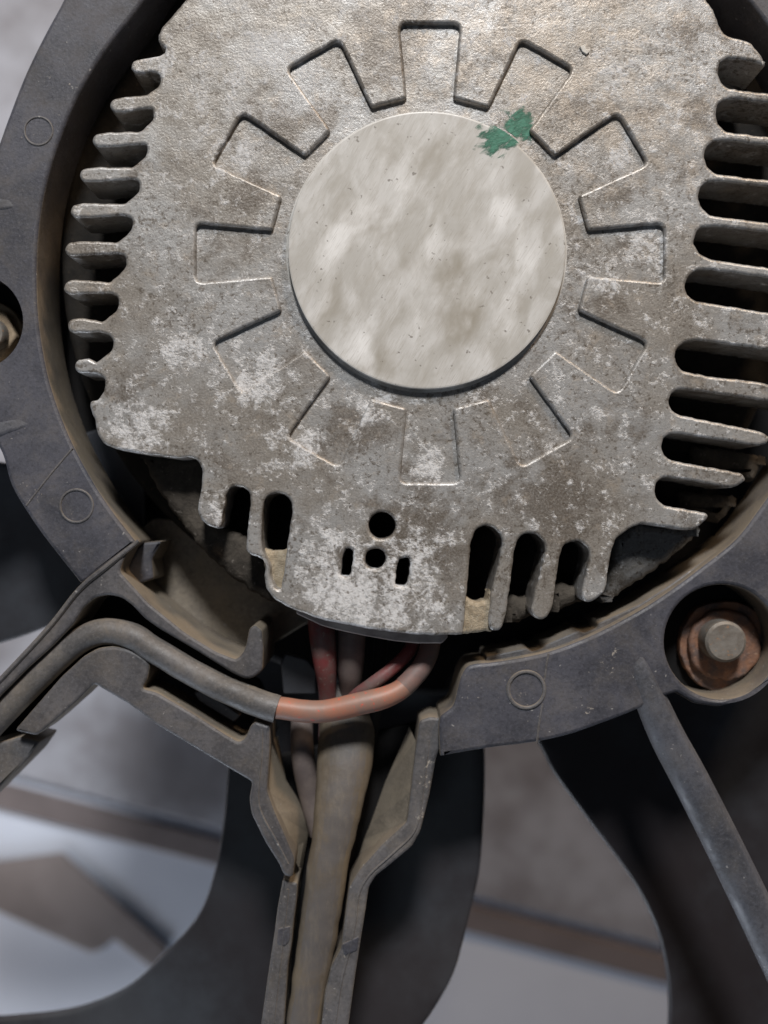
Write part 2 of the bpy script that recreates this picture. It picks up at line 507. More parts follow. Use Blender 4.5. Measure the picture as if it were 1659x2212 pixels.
M_GREYW = mat_simple('grey_insulation', (0.19, 0.155, 0.14), (0.13, 0.105, 0.10), 0.18, 0.6, 0, 0.08)
M_RUST = mat_simple('rusty_steel', (0.27, 0.135, 0.08), (0.13, 0.095, 0.085), 0.22, 0.7, 0.3, 0.45, (0.40, 0.26, 0.18))
M_STUD = mat_simple('dull_steel', (0.22, 0.205, 0.185), (0.15, 0.13, 0.11), 0.25, 0.55, 0.3, 0.12, (0.35, 0.20, 0.11))
M_TANNUT = mat_simple('dusty_steel', (0.36, 0.28, 0.19), (0.24, 0.18, 0.12), 0.3, 0.8, 0.1, 0.2)
M_FLOOR = mat_simple('pale_floor', (0.70, 0.75, 0.86), (0.64, 0.69, 0.80), 0.012, 0.45, 0, 0.05)
M_BOARD = mat_simple('weathered_board', (0.40, 0.41, 0.46), (0.22, 0.212, 0.23), 0.022, 0.7, 0, 0.3)
M_LATH = mat_simple('brown_lath', (0.20, 0.17, 0.17), (0.16, 0.135, 0.135), 0.03, 0.6, 0, 0.2)

M_SHADOW_BAND = mat_simple('floor_shadow_brown', (0.27, 0.235, 0.23), (0.20, 0.17, 0.165), 0.02, 0.6, 0, 0.2)

def mat_green():
    n = NT('green_paint')
    x = n.noise(0.6, 6, .65, (0, 0, 0), 0, (1, 2.2, 1), .5)
    c = n.mix(n.step(x, .36, .64), (0.012, 0.115, 0.066), (0.045, 0.21, 0.135))
    d = n.math('ADD', n.noise(.32, 6, .62, (4, 2, 0), .5, (1, 2.0, 1), .5), n.math('MULTIPLY', n.spots([(1120, 266, 62, .40), (1062, 303, 60, .38), (1098, 300, 40, .25), (1148, 285, 30, .2)], 0), 1.0))
    n.link(n.step(d, .62, .90, 0, .95), n.b.inputs['Alpha'])
    nb = n.bump(n.noise(2.4, 3), .4, .15)
    return n.out(c, .5, 0, nb)
M_GREEN = mat_green()

# ------------------------------------------------------------------ setting : pale floor, far below
def sheet(name, corners, z, mat):
    me = bpy.data.meshes.new(name)
    me.from_pydata([at(u, v, z) for (u, v) in corners], [], [tuple(range(len(corners)))])
    bm = bmesh.new(); bm.from_mesh(me); bmesh.ops.recalc_face_normals(bm, faces=bm.faces)
    if bm.faces[0].normal.z < 0: bmesh.ops.reverse_faces(bm, faces=bm.faces)
    bm.to_mesh(me); bm.free()
    return finish(name, me, mat, None, 0)
FZ = -200.0
fl = sheet('floor', [(-9000, -9000), (11000, -9000), (11000, 11000), (-9000, 11000)], FZ, M_FLOOR)
tag(fl, kind='structure')
# a grey weathered board and the brown lath along its edge lie on that floor
def edge_line(u, v0): return v0 + 0.262 * u
bd = prism('weathered_board', [(-1500, edge_line(-1500, 1668)), (3200, edge_line(3200, 1668)), (3200, -1500), (-1500, -1500)], FZ + 3, FZ + 0.2, M_BOARD, None, bevel=0.8)
tag(bd, 'blurred grey weathered board lying under the fan', 'board')
lt = prism('edge_lath', [(-1500, edge_line(-1500, 1750)), (3200, edge_line(3200, 1750)), (3200, edge_line(3200, 1688)), (-1500, edge_line(-1500, 1688))], FZ + 2.5, FZ + 0.2, M_LATH, None, bevel=1.0)
tag(lt, 'straight brown lath along the edge of the grey board, blurred', 'lath')
of = prism('shadow_band', fillet([(-160, 1880), (135, 1842), (365, 2050), (330, 2095), (283, 2060), (245, 2030), (222, 2052), (195, 2060), (-160, 1880 + 20)], 8), FZ + 2, FZ + 0.2, M_LATH, None, bevel=1.0)  # brown strip stands in for a blurred shadow on the floor
of.data.materials[0] = M_SHADOW_BAND
tag(of, 'brown strip standing in for a shadow, slanting across the pale floor at lower left', 'shadow strip')

# ------------------------------------------------------------------ cooling fan (under everything)
fan = thing('cooling_fan', 'dark brown-black plastic fan with broad curved blades below the motor', 'fan', at(945, 600, -60))
BZ = -42.0
def tilt(u, v, ax, ay, px, py, R):
    c = at(u, v, BZ)
    def f(co):
        dx, dy = co.x - c.x, co.y - c.y
        s_ = dx * px + dy * py
        return Vector((co.x, co.y, co.z + max(-0.012, min(0.012, dx * ax + dy * ay + s_ * s_ / (2 * R)))))
    return f
prism('hub', circle(945, 600, 905, 72), -34, -60, M_DARK, fan, bevel=2.0)
bladeA = spline([(520, 1380), (500, 1560), (490, 1674), (480, 1784), (460, 1894), (425, 1984), (360, 2059), (280, 2134), (190, 2179), (100, 2201), (-40, 2215), (-200, 2220)], 5) \
    + [(-200, 2420), (700, 2420)] + spline([(760, 2340), (874, 2212), (929, 2139), (974, 2059), (1004, 1959), (1029, 1859), (1039, 1759), (1044, 1659), (1042, 1580), (1030, 1380)], 5)
prism('blade', bladeA, BZ, BZ - 3, M_BLADE, fan, bevel=1.0, warp=tilt(430, 2010, 0.09, -0.05, 0.707, -0.707, 0.22))
bladeB = spline([(1090, 1400), (1130, 1540), (1164, 1611), (1189, 1659), (1254, 1749), (1329, 1849), (1379, 1924), (1419, 2009), (1439, 2084), (1449, 2159), (1449, 2230), (1440, 2400)], 5) \
    + [(2300, 2400), (2300, 1000), (1700, 1100)]
prism('blade', bladeB, BZ, BZ - 3, M_BLADE, fan, bevel=1.0, warp=tilt(1500, 1900, -0.12, 0.06, 0.9, 0.4, 0.6))
bladeC = [(330, 900)] + spline([(320, 1230), (230, 1290), (120, 1345), (0, 1390), (-200, 1440)], 5) + [(-500, 1400), (-500, 980)] + spline([(-60, 985), (40, 1000), (120, 960)], 5)
prism('blade', bladeC, BZ + 10, BZ + 7, M_BLADE, fan, bevel=1.0, warp=tilt(60, 1180, 0.10, 0.06, 0.4, 0.9, 0.3))

# ------------------------------------------------------------------ plastic motor carrier
car = thing('motor_carrier', 'dusty grey-black plastic ring with moulded arms carrying the motor', 'fan carrier', at(945, 565, -22))
RZ = -5.0
ring_in_left = spline([(288, 1163), (245, 1108), (200, 1040), (150, 945), (110, 838), (88, 733), (79, 628), (82, 505), (100, 393), (133, 290), (172, 200), (228, 108), (300, 15), (372, -98)], 5)
ring_in_right = spline([(1645, 1094), (1592, 1163), (1520, 1222), (1450, 1274), (1379, 1320), (1279, 1372), (1179, 1409), (1079, 1428), (1030, 1433)], 5)
ring_out_left = spline([(160, -60), (135, 0), (93, 78), (52, 163), (15, 258), (-20, 350), (-80, 450), (-140, 560), (-165, 690), (-140, 830), (-70, 910), (-4, 965), (22, 1045), (55, 1103), (95, 1161), (176, 1264)], 5)
ring = [(295, 1172)] + ring_in_left + arc(945, 565, 877, 129, -34, 60) + ring_in_right + [(1010, 1437, 14), (997, 1456), (990, 1481), (979, 1526), (951, 1546, 4), (947, 1571), (951, 1633)] \
    + spline([(952, 1634), (1054, 1617), (1149, 1605), (1229, 1588), (1304, 1562), (1359, 1541), (1400, 1522), (1432, 1506), (1462, 1497)], 4) + [(1500, 1521), (1555, 1528), (1610, 1512), (1720, 1440), (1850, 1300), (1990, 1000), (2010, 565), (1900, 130), (1650, -230), (1300, -420),
       (945, -490), (600, -430), (350, -280)] + ring_out_left
ring = fillet(ring, 12, 3)
prism('mounting_ring', ring, RZ, RZ - 17, M_PLASTIC, car, holes=[circle(1560, 1387, 124, 56), circle(-53, 695, 112, 56)], bevel=0.9)
# floors of the two bolt sockets
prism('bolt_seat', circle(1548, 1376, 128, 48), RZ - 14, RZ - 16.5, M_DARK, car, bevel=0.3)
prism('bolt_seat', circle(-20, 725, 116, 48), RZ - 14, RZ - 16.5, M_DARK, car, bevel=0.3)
# raised step on the inner lip, lower right
lip = [(1592, 1160), (1500, 1226), (1445, 1265), (1380, 1306), (1310, 1338), (1292, 1346), (1290, 1356), (1262, 1366), (1250, 1362), (1180, 1392), (1172, 1400), (1150, 1408), (1138, 1400), (1080, 1412), (1052, 1418), (1048, 1440), (1180, 1425), (1300, 1375), (1400, 1322), (1530, 1225), (1600, 1165)]
prism('inner_lip', fillet(lip, 4), RZ - 3.0, RZ - 20, M_DUSTY, car, bevel=0.4)

upper_arm = [(288, 1170), (172, 1268), (101, 1355), (0, 1464), (-60, 1530), (-60, 1572), (0, 1502), (60, 1442), (112, 1396), (160, 1346), (182, 1310), (205, 1291), (235, 1285), (262, 1291),
             (285, 1308), (310, 1335), (340, 1357), (425, 1407), (505, 1457), (528, 1467), (545, 1466), (567, 1450), (569, 1400), (566, 1362, 4), (551, 1350, 4), (538, 1357), (531, 1395), (524, 1411), (510, 1425),
             (465, 1407), (400, 1367), (320, 1302), (258, 1234), (266, 1212, 3)]
prism('upper_arm', fillet(upper_arm, 9, 3), RZ - 0.2, RZ - 25, M_ARM, car, bevel=0.7)
# seam rib from the ring into the channel wall
tube('seam_rib', [(300, 1168, RZ - 0.3, 5), (235, 1220, RZ - 0.1, 6), (172, 1273, RZ - 0.1, 6), (100, 1362, RZ - 0.2, 6), (-40, 1512, RZ - 0.3, 6)], M_DUSTY, car, 10)
# dust covered pocket between the ring and the arm
prism('pocket_floor', fillet([(225, 1215), (330, 1120), (470, 1130), (640, 1250), (690, 1330), (575, 1400), (560, 1455), (500, 1430), (400, 1370), (300, 1300)], 10), RZ - 21, RZ - 24, M_LEDGE, car, bevel=0.5)
prism('pocket_step', fillet([(262, 1226), (278, 1196), (310, 1172), (350, 1168), (328, 1208), (332, 1250), (300, 1262)], 6), RZ - 8, RZ - 20, M_PLASTIC, car, bevel=0.6)
lower_arm = [(30, 1579), (131, 1463), (180, 1418), (210, 1401), (244, 1396), (277, 1402), (311, 1420), (323, 1434), (319, 1466), (306, 1488), (337, 1495), (412, 1539), (487, 1587), (516, 1604), (530, 1594),
             (541, 1568), (552, 1559, 4), (583, 1568, 4), (583, 1617), (577, 1709), (592, 1751), (616, 1806), (637, 1855), (633, 1896), (613, 1893), (604, 1870), (573, 1821), (543, 1760), (538, 1727), (545, 1690),
             (487, 1656), (412, 1611), (337, 1566), (281, 1524), (225, 1491), (203, 1477), (165, 1515), (112, 1562), (79, 1590)]
prism('lower_arm', fillet(lower_arm, 9, 3), RZ - 1.5, RZ - 15, M_ARM, car, bevel=0.7)
prism('channel_wall', fillet([(-60, 1620), (42, 1592), (86, 1602), (60, 1640), (-60, 1760)], 5), RZ - 5, RZ - 18, M_DUSTY, car, bevel=0.6)
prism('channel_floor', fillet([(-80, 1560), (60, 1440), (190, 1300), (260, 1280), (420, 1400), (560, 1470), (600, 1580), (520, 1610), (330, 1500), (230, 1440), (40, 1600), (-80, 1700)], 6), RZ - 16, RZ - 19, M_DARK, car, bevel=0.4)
# small dark clip ledge seen below the sleeve
prism('clip_ledge', fillet([(418, 1496), (440, 1490), (520, 1545), (505, 1560), (430, 1515)], 4), RZ - 9, RZ - 12, M_PLASTIC, car, bevel=0.3)

prism('cable_clip', fillet([(606, 1432), (616, 1412), (664, 1425), (684, 1450), (684, 1500), (612, 1500)], 5), RZ - 13, RZ - 17, M_BLADE, car, bevel=0.4)
# cable channel running down
prism('channel_wall', fillet([(611, 1900), (643, 1908), (640, 1950), (634, 1995), (630, 2040), (622, 2086), (614, 2212), (608, 2290), (553, 2290), (564, 2212), (580, 2100), (592, 2020), (600, 1960)], 5), RZ - 4, RZ - 16, M_DUSTY, car, bevel=0.6)
right_wall = [(906, 1556), (930, 1548), (958, 1552), (956, 1600), (942, 1638), (927, 1721), (908, 1797), (890, 1830), (838, 1873), (811, 1894), (796, 1919), (790, 1964), (780, 2025), (768, 2102), (753, 2212), (744, 2290), (683, 2290),
              (694, 2212), (701, 2147), (716, 2086), (736, 2050), (747, 1964), (753, 1919), (777, 1879), (823, 1827), (878, 1776), (887, 1709), (896, 1629)]
prism('channel_wall', fillet(right_wall, 7), RZ - 2.5, RZ - 15, M_DUSTY, car, bevel=0.7)
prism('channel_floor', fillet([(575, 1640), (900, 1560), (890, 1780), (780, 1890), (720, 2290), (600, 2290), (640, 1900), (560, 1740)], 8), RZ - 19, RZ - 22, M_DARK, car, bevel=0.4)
for path, zz in (([(566, 1575), (564, 1640), (557, 1722), (568, 1765), (596, 1815), (622, 1866)], RZ - 1.5), ([(622, 1920), (614, 2000), (604, 2090), (590, 2212), (582, 2280)], RZ - 4.0),
                 ([(926, 1600), (914, 1700), (898, 1790), (850, 1842), (800, 1888), (776, 1930), (768, 1990), (756, 2050), (738, 2120), (724, 2212), (716, 2280)], RZ - 2.5)):
    tube('wall_ridge', [(u, v, zz - 0.1, 3.2) for (u, v) in path], M_DUSTY, car, 8)
for pts, zz in (([(600, 2006), (628, 2000), (626, 2034), (614, 2046), (598, 2040)], RZ - 3.8), ([(738, 2040), (776, 2022), (772, 2054), (744, 2066)], RZ - 2.3)):
    prism('clip_notch', fillet(pts, 5), zz, zz - 2, M_PLASTIC, car, bevel=0.3)
# sloping dusty cheeks inside the funnel of the channel
def cheek(top, bot, zt, zb):
    bm = bmesh.new()
    a = [bm.verts.new(at(u, v, zt)) for (u, v) in top]
    b = [bm.verts.new(at(u, v, zb)) for (u, v) in bot]
    c = [bm.verts.new(at(u, v, zb - 1.5)) for (u, v) in bot]
    d = [bm.verts.new(at(u, v, zt - 4)) for (u, v) in top]
    n = len(a)
    for L, R in ((a, b), (b, c), (c, d), (d, a)):
        for k in range(n - 1):
            bm.faces.new((L[k], L[k + 1], R[k + 1], R[k]))
    bm.faces.new((a[0], b[0], c[0], d[0])); bm.faces.new((d[-1], c[-1], b[-1], a[-1]))
    bmesh.ops.recalc_face_normals(bm, faces=bm.faces)
    me = bpy.data.meshes.new('cheek'); bm.to_mesh(me); bm.free()
    return finish('channel_cheek', me, M_LEDGE, car, 50)
cheek([(581, 1600), (576, 1709), (590, 1751), (614, 1806), (636, 1857)], [(600, 1590), (618, 1685), (664, 1758), (666, 1800), (651, 1885)], RZ - 3.5, RZ - 15)
cheek([(898, 1600), (888, 1709), (879, 1778), (824, 1829), (779, 1880)], [(884, 1570), (832, 1690), (800, 1780), (787, 1812), (758, 1905)], RZ - 4.5, RZ - 15)

# round struts
SP = []
for k in range(40):
    a = 2 * math.pi * k / 40
    q = 1 + 0.16 * math.exp(-((math.degrees(a) - 118) / 15) ** 2)
    SP.append((q * math.cos(a), 0.84 * q * math.sin(a)))
tube('strut', [(1345, 1370, RZ - 3.9, 24), (1371, 1430, RZ - 2.55, 31), (1400, 1498, RZ - 2.35, 35), (1440, 1588, RZ - 2.6, 39), (1490, 1682, RZ - 3.1, 41), (1560, 1820, RZ - 4, 42), (1640, 1985, RZ - 5, 43), (1760, 2240, RZ - 6, 44)], M_STRUT, car, profile=SP)
tube('strut', [(110, 890, RZ - 4.2, 22), (70, 906, RZ - 2.45, 26), (10, 925, RZ - 2.15, 28), (-60, 950, RZ - 2, 30), (-200, 1000, RZ - 4, 34)], M_STRUT, car, profile=SP)
tube('strut', [(75, 438, RZ - 4.2, 20), (38, 442, RZ - 2.25, 24), (0, 445, RZ - 2.05, 26), (-60, 450, RZ - 2, 28), (-200, 455, RZ - 3, 30)], M_STRUT, car, profile=SP)
# moulded circles on the ring face
for (u, v, R, r) in ((83, 283, 31, 2.4), (165, 1093, 36, 2.8), (1137, 1490, 40, 4.2)):
    torus('moulded_circle', u, v, RZ, R, r, M_DUSTY, car)
# mould parting lines
for path in ([(157, 968), (105, 1030), (57, 1092)], [(1185, 1412), (1180, 1440), (1176, 1470)], [(1172, 1520), (1165, 1560), (1160, 1604)]):
    tube('parting_line', [(u, v, RZ - 0.02, 2.2) for (u, v) in path], M_DUSTY, car, 8)

# ------------------------------------------------------------------ motor
mot = thing('electric_motor', 'corroded cast aluminium fan motor with cooling fins and pale round cap', 'electric motor', at(922, 560, -30))
PZ = 0.0
def fin_left(tip, up_root, low_root):
    """points of one left-hand fin, upper edge first"""
    (tu, tv) = tip
    return [(up_root[0], up_root[1], 8), (tu + 30, tv - 18, 16), (tu + 4, tv - 13, 13), (tu - 2, tv + 4, 10), (tu + 9, tv + 16, 13), (tu + 36, tv + 16, 14), (low_root[0], low_root[1] + 3, 10)]
outline = [(470, -140), (400, 0), (372, 32), (350, 57), (341, 74), (341, 90), (358, 104), (356, 114)]
left = [((283, 142), (340, 121), (322, 152), (345, 175)), ((237, 226), (318, 203), (308, 232), (331, 250)), ((199, 302), (302, 283), (296, 310), (317, 327)), ((171, 377), (285, 361), (280, 385), (300, 405)),
        ((152, 455), (270, 439), (266, 462), (285, 488)), ((140, 537), (255, 522), (252, 545), (272, 568)), ((137, 620), (238, 609), (236, 630), (256, 657)), ((145, 703), (222, 695), (222, 715), (243, 747)), ((161, 790), (208, 783), (206, 804), (226, 833))]
for i, (tip, ur, lr, end) in enumerate(left):
    outline += fin_left(tip, ur, lr)
    nxt = left[i + 1][1] if i + 1 < len(left) else (208, 862)
    outline += [(end[0], end[1] - 16, 10), (end[0], end[1] + 8, 12)]
    if i + 1 == len(left): outline += [(212, 862, 6)]
outline += [(197, 866, 4), (192, 877), (203, 905), (211, 942), (224, 958), (242, 968), (300, 979), (380, 991), (408, 988), (427, 994, 8), (437, 1014), (435, 1050), (428, 1085), (426, 1104), (434, 1122), (448, 1135), (470, 1143),
            (475, 1140, 4), (486, 1085), (489, 1066, 16), (501, 1051, 14), (524, 1051, 14), (541, 1066, 14), (541, 1090), (533, 1150), (531, 1188), (540, 1199), (556, 1203), (569, 1209), (574, 1223), (570, 1243), (573, 1268), (590, 1292), (608, 1304), (632, 1316), (695, 1339), (789, 1358), (882, 1370), (950, 1373), (1000, 1371, 4),
            (1004, 1330), (1011, 1249), (1017, 1175), (1024, 1148, 16), (1044, 1135, 12), (1064, 1137, 12), (1084, 1158, 14), (1084, 1180), (1071, 1240), (1062, 1274), (1057, 1326), (1055, 1352), (1062, 1362), (1078, 1362), (1086, 1354), (1095, 1314), (1102, 1264), (1112, 1190),
            (1118, 1165, 14), (1136, 1152, 10), (1156, 1153, 10), (1178, 1173, 14), (1178, 1195), (1166, 1239), (1146, 1318), (1154, 1334), (1170, 1339), (1185, 1330), (1194, 1309), (1202, 1254), (1210, 1200), (1216, 1180, 12), (1234, 1169, 10), (1256, 1170, 10), (1274, 1190, 12), (1273, 1212),
            (1256, 1278), (1258, 1294), (1268, 1302), (1284, 1298), (1304, 1282), (1310, 1266), (1317, 1214), (1322, 1189), (1332, 1163), (1360, 1142), (1386, 1131), (1441, 1139), (1483, 1146), (1502, 1144), (1529, 1121), (1531, 1113, 5), (1524, 1107),
            (1490, 1101), (1436, 1092), (1420, 1080, 10), (1415, 1062), (1418, 1043, 8), (1432, 1032, 8), (1450, 1032), (1520, 1044), (1583, 1055), (1600, 1047), (1612, 1035, 5), (1606, 1025), (1589, 1019), (1535, 1009), (1450, 994), (1435, 982), (1429, 965), (1434, 946), (1449, 937), (1470, 938), (1540, 948), (1640, 964), (1660, 956), (1664, 945), (1650, 933), (1573, 917), (1464, 895),
            (1450, 884), (1445, 868), (1450, 850), (1466, 841), (1490, 843), (1600, 858), (1720, 876), (1732, 862), (1722, 846), (1640, 824), (1535, 813), (1476, 802), (1463, 788), (1458, 768), (1464, 750), (1482, 738), (1510, 736), (1620, 750), (1740, 768), (1752, 700), (1745, 690), (1640, 671), (1502, 649), (1486, 637), (1479, 618), (1486, 598), (1504, 584), (1530, 582), (1640, 597), (1750, 612), (1756, 600), (1748, 590), (1640, 575), (1535, 559),
            (1510, 545), (1499, 524), (1503, 503), (1518, 490), (1545, 488), (1650, 500), (1750, 513), (1757, 503), (1748, 493), (1640, 478), (1535, 464), (1516, 448), (1509, 427), (1513, 406), (1528, 393), (1552, 391), (1650, 402), (1745, 413), (1752, 404), (1743, 394), (1640, 386), (1545, 374),
            (1528, 358), (1522, 338), (1527, 318), (1542, 305), (1566, 303), (1650, 312), (1735, 322), (1742, 313), (1733, 304), (1650, 293), (1570, 284), (1552, 268), (1547, 248), (1550, 228), (1564, 215), (1590, 213), (1650, 220), (1715, 228), (1722, 218), (1713, 209), (1650, 199), (1575, 190),
            (1558, 176), (1552, 158), (1555, 138), (1568, 126), (1590, 126), (1625, 133), (1645, 139), (1655, 142), (1648, 120), (1622, 91), (1592, 81), (1566, 74), (1554, 52), (1543, 22), (1524, -4), (1400, -140)]
outline = ragged(fillet(outline, 7, 4), 1.5, 5.0)

# star shaped recess
C0 = (929, 546)
star = []
RI, RO = 338, 500
for k in range(12):
    a = 90 + 30 * k
    for (da, r, rad) in ((-8.3, RI, 7), (-7.3, RO, 16), (7.3, RO, 16), (8.3, RI, 7)):
        t = math.radians(a + da)
        star.append((C0[0] + r * math.cos(t) * 1.02, C0[1] - r * math.sin(t), rad))
star = ragged(fillet(star, 10, 4), 0.8, 6.0)
holes = [star, ragged(fillet([(566, 1120), (569, 1083, 18), (585, 1066, 16), (614, 1066, 16), (631, 1085, 16), (630, 1110), (620, 1180), (613, 1240), (606, 1276), (592, 1268), (584, 1246), (583, 1222), (570, 1196), (564, 1170)], 8), 1.2, 4), ragged(circle(825, 1135, 29, 40), 1.0, 4), ragged(circle(811, 1207, 22, 30), 1.4, 3),
         ragged(fillet([(744, 1186), (763, 1184), (762, 1215), (755, 1247), (735, 1246), (738, 1215)], 9), 2.0, 3), ragged(fillet([(860, 1206), (886, 1205), (884, 1240), (878, 1268), (854, 1266), (856, 1235)], 9), 2.0, 3)]
me = prism_mesh(outline, PZ, PZ - 13, holes, 0.70, 3)

def split_fins(me):
    """cut the fins off the plate along straight root lines so that each is a part of its own"""
    bm = bmesh.new(); bm.from_mesh(me)
    lines = [((332, 150), (206, 850), lambda u, v: u < 345 and v < 870, -1), ((1580, 130), (1440, 1075), lambda u, v: u > 1430 and v > 60, 1), ((1000, 1190), (1400, 1222), lambda u, v: 1045 < u < 1330 and v > 1190, 2), ((420, 1075), (640, 1112), lambda u, v: 415 < u < 566 and v > 1080, 2)]
    lay = bm.faces.layers.int.new('grp')
    parts = []
    for gi, (a, b, reg, _) in enumerate(lines):
        A = at(*a, 0); B = at(*b, 0)
        d = (B - A).normalized(); nrm = Vector((d.y, -d.x, 0))
        def inreg(f):
            c = f.calc_center_median()
            return reg(c.x / MM * 10 + 829.5, 1106 - c.y / MM * 10)
        bmesh.ops.bisect_plane(bm, geom=bm.verts[:] + bm.edges[:] + bm.faces[:], plane_co=A, plane_no=nrm, dist=1e-7)
        # the side that does not hold the plate centre
        side = (at(900, 700, 0) - A).dot(nrm)
        for f in bm.faces:
            c = f.calc_center_median()
            s = (c - A).dot(nrm)
            if s * side < 0 and inreg(f) and f[lay] == 0:
                f[lay] = gi + 1
    # connected groups
    seen = set(); comps = []
    for f in bm.faces:
        if f[lay] and f.index not in seen:
            stack = [f]; seen.add(f.index); comp = []
            while stack:
                g = stack.pop(); comp.append(g.index)
                for e in g.edges:
                    for h in e.link_faces:
                        if h[lay] == f[lay] and h.index not in seen:
                            seen.add(h.index); stack.append(h)
            comps.append(comp)
    bm.faces.index_update()
    def sub(keep):
        b2 = bm.copy(); b2.faces.ensure_lookup_table()
        ks = set(keep)
        bmesh.ops.delete(b2, geom=[f for f in b2.faces if f.index not in ks], context='FACES')
        m2 = bpy.data.meshes.new('part'); b2.to_mesh(m2); b2.free()
        return m2
    allf = set()
    comps2 = [c for c in comps if len(c) > 30]
    for c in comps2: allf |= set(c)
    main = sub([f.index for f in bm.faces if f.index not in allf])
    fins = [sub(c) for c in comps2]
    bm.free()
    return main, fins
bmt = bmesh.new(); bmt.from_mesh(me); bmt.faces.index_update(); bmt.to_mesh(me); bmt.free()
main, fins = split_fins(me)
plate = finish('cover_plate', main, M_ALU, mot, 40)
for f in fins:
    finish('cooling_fin', f, M_ALU, mot, 40)
print('fins', len(fins))
prism('recess_floor', circle(C0[0], C0[1] + 3, 522, 72), PZ - 1.2, PZ - 6, M_ALU, plate, bevel=0.2)
# pale cap standing on the recess floor
cap = lathe('hub_cap', 922, 540, [(295, 0.7), (298, 0.64), (299, 0.45), (299, -1.0), (305, -1.2), (305, -2.4)], M_CAP, mot, 96, 30)

# lower motor body, seen between the fins and past the plate edge
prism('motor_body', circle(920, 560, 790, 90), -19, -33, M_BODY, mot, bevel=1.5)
# rough ramps under the bottom fins
prism('sealing_flange', fillet([(640, 1326), (695, 1352), (732, 1362), (789, 1374), (851, 1385), (900, 1390), (955, 1390), (968, 1376), (960, 1350), (640, 1290)], 4), -4.0, -9, M_RIM, mot, bevel=0.3)
plug1 = prism('dirt_plug', ragged(fillet([(560, 1176), (578, 1186), (600, 1192), (628, 1180), (624, 1290), (590, 1290), (574, 1240)], 8), 3, 4), -4.0, -9, M_DIRT, mot, bevel=0.9)
plug2 = prism('dirt_plug', ragged(fillet([(1004, 1288), (1018, 1298), (1035, 1303), (1052, 1296), (1062, 1270), (1068, 1290), (1064, 1364), (1030, 1368), (988, 1371)], 6), 3, 4), -1.5, -9, M_DIRT, mot, bevel=0.9)
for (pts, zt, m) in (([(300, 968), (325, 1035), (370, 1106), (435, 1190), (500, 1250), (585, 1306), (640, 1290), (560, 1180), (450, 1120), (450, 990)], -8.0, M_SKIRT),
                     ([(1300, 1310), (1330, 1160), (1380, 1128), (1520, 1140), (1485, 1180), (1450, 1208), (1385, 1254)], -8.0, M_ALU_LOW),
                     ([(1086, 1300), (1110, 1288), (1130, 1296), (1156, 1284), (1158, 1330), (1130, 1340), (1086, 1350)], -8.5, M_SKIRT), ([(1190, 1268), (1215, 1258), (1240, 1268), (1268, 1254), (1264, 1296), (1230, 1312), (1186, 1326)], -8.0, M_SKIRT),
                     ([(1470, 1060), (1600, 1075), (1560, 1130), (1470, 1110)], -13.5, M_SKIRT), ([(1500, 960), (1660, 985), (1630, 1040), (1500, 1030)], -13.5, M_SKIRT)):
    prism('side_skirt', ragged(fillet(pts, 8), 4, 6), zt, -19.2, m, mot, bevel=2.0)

# green paint dabs across the cap edge
# (one daub: on the cap, over its edge and on the recess floor beside it)
prism('paint_mark', [(1000, 262), (1040, 258), (1066, 270), (1090, 284), (1112, 300), (1126, 312), (1110, 350), (1060, 350), (1000, 330)], 0.76, 0.705, M_GREEN, mot, bevel=0.01)
prism('paint_mark', [(1064, 262), (1080, 215), (1180, 215), (1190, 300), (1140, 325), (1114, 296), (1090, 278)], -1.12, -1.195, M_GREEN, mot, bevel=0.01)
prism('paint_chip', ragged(fillet([(1252, 98), (1262, 95), (1268, 106), (1276, 112), (1268, 118), (1258, 112)], 3), 2, 2), 0.45, 0.0, M_RIMW, mot, bevel=0.2)

# ------------------------------------------------------------------ bolts in the ring sockets
def hexagon(u, v, r, rot):
    return [(u + r * math.cos(math.radians(rot + 60 * k)), v + r * math.sin(math.radians(rot + 60 * k))) for k in range(6)]
b1 = thing('mounting_bolt', 'rusty nut on a grey stud in the lower right socket of the ring', 'bolt', at(1569, 1390, RZ - 14), 'bolts in the ring sockets')
prism('washer', ragged(circle(1566, 1396, 98, 48), 7, 8, .03), RZ - 11, RZ - 14, M_RUST, b1, bevel=0.3)
prism('nut', ragged(fillet(hexagon(1567, 1394, 88, 12), 34, 6), 5, 6, .05), RZ - 8.8, RZ - 11, M_RUST, b1, bevel=0.8)
lathe('stud', 1569, 1387, [(40, RZ - 3.2), (46, RZ - 3.7), (47, RZ - 4.3), (47, RZ - 9)], M_STUD, b1, 36)
b2 = thing('mounting_bolt', 'tan dust-covered nut at the left edge of the picture, half out of frame', 'bolt', at(-20, 720, RZ - 14), 'bolts in the ring sockets')
prism('washer', ragged(circle(-22, 724, 72, 48), 1.5, 8), RZ - 11, RZ - 14, M_TANNUT, b2, bevel=0.4)
prism('nut', fillet(hexagon(-24, 722, 60, 5), 8), RZ - 7.5, RZ - 11, M_TANNUT, b2, bevel=0.6)
lathe('stud', -30, 720, [(36, RZ - 4.2), (40, RZ - 4.7), (40, RZ - 9)], M_STUD, b2, 36)

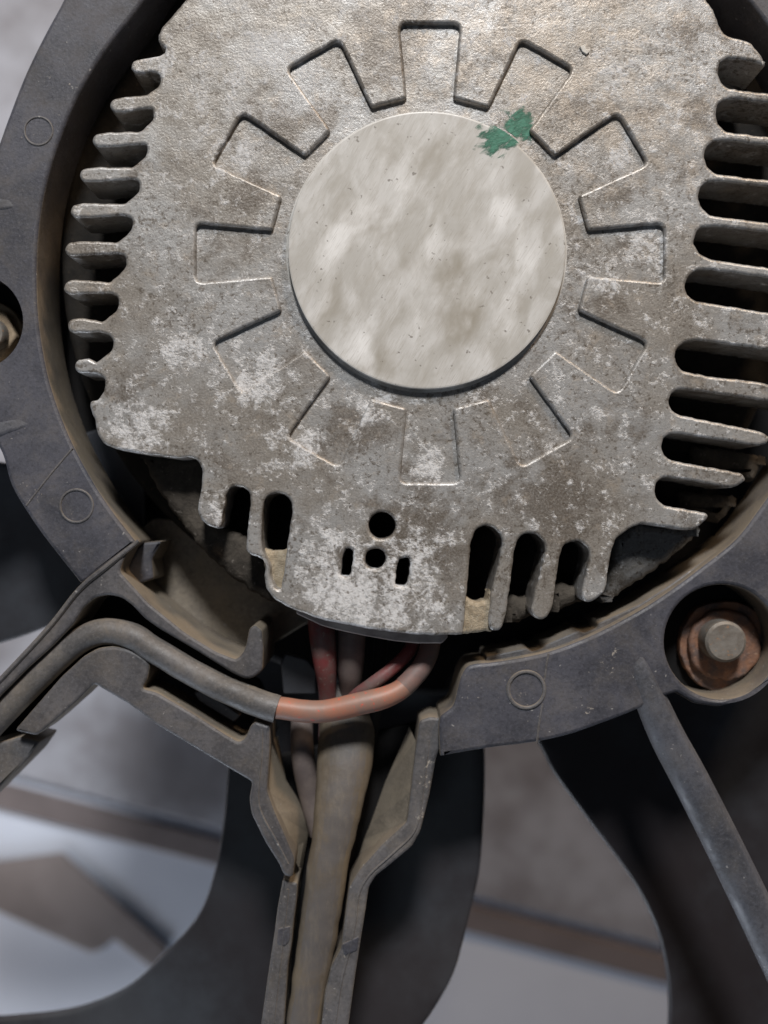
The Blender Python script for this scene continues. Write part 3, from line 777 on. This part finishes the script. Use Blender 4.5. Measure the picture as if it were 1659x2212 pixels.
# ------------------------------------------------------------------ wiring
cb = thing('sleeved_cable', 'grey sleeved cable bending through the arm, orange wire coming out of it', 'cable', at(240, 1364, -12))
cl = [(-60, 1612), (0, 1548), (70, 1476), (143, 1406), (190, 1374), (240, 1364), (290, 1377), (340, 1408), (430, 1461), (520, 1503), (560, 1519), (600, 1532)]
tube('sleeve', [(u, v, -9.5 + 2.5 * (i / 11), 29.5 + (1.5 if i > 8 else 0)) for i, (u, v) in enumerate(cl)], M_SLEEVE, cb, 24, 1.0, None, 8, 1.2)
tube('wire', [(570, 1523, -7.2, 24), (610, 1530, -6.9, 25), (695, 1537, -6.5, 25), (789, 1517, -6.5, 25.5), (840, 1503, -7, 24), (880, 1478, -8, 22), (912, 1440, -10, 21), (928, 1395, -12, 21), (930, 1330, -14, 21)], M_ORANGE, cb, 24, 1.0, None, 8, 0.8)
o = tube('wire_sleeve', [(872, 1484, -7.8, 23.6), (890, 1466, -8.4, 23.4), (914, 1436, -10, 23), (929, 1395, -12, 23), (931, 1340, -14, 23)], M_DULLRED, cb, 24)
w2 = tube('thin_wire', [(700, 1580, -18, 13), (760, 1510, -12, 14), (800, 1480, -9.5, 15), (840, 1450, -9.5, 15), (876, 1416, -11, 15), (892, 1385, -13, 15), (898, 1320, -14, 15)], M_RED, None, 16)
tag(w2, 'thin red wire running beside the orange wire up under the motor', 'wire')
w3 = tube('dusty_red_wire', [(692, 1310, -13, 30), (696, 1370, -11, 30), (702, 1430, -11.5, 27), (707, 1500, -15, 20), (706, 1600, -20, 20)], M_RED, None, 20)
tag(w3, 'thick dusty red wire leaving the motor, leftmost of the bundle', 'wire')
w4 = tube('dusty_grey_wire', [(760, 1310, -13, 31), (760, 1380, -12, 31), (757, 1440, -13, 30), (756, 1500, -17, 24), (750, 1600, -22, 20)], M_GREYW, None, 20)
tag(w4, 'thick dusty grey wire beside the red one under the motor', 'wire')
w5 = tube('dark_wire', [(830, 1310, -14, 16), (822, 1400, -14, 16), (815, 1480, -15, 16), (800, 1600, -19, 16)], M_DARK, None, 16)
tag(w5, 'thin black wire behind the orange wire, right of the grey one', 'wire')
w6 = tube('brown_wire', [(655, 1525, -19, 26), (652, 1570, -17, 26), (655, 1640, -17, 27), (670, 1720, -19, 26), (690, 1800, -20, 24)], M_GREYW, None, 20)
tag(w6, 'short brown wire in shade left of the tan conduit', 'wire')
cd = thing('wire_conduit', 'wide tan dusty conduit running down the plastic channel', 'conduit', at(720, 1800, -20))
FL = []
for k in range(24):
    a = 2 * math.pi * k / 24
    x, y = math.cos(a), math.sin(a)
    s = (abs(x) ** 2.3 + abs(y) ** 2.3) ** (-1 / 2.3)
    FL.append((x * s, 0.66 * y * s))
tube('conduit_sleeve', [(752, 1480, -20, 62), (750, 1560, -18, 66), (747, 1620, -16, 66), (739, 1690, -13.5, 59), (727, 1766, -11.5, 52), (712, 1850, -10.5, 46), (696, 1957, -10, 45), (681, 2050, -10, 43), (668, 2130, -10, 40), (656, 2212, -10, 39), (645, 2290, -10, 38)], M_CONDUIT, cd, profile=FL, wobble=2.5)
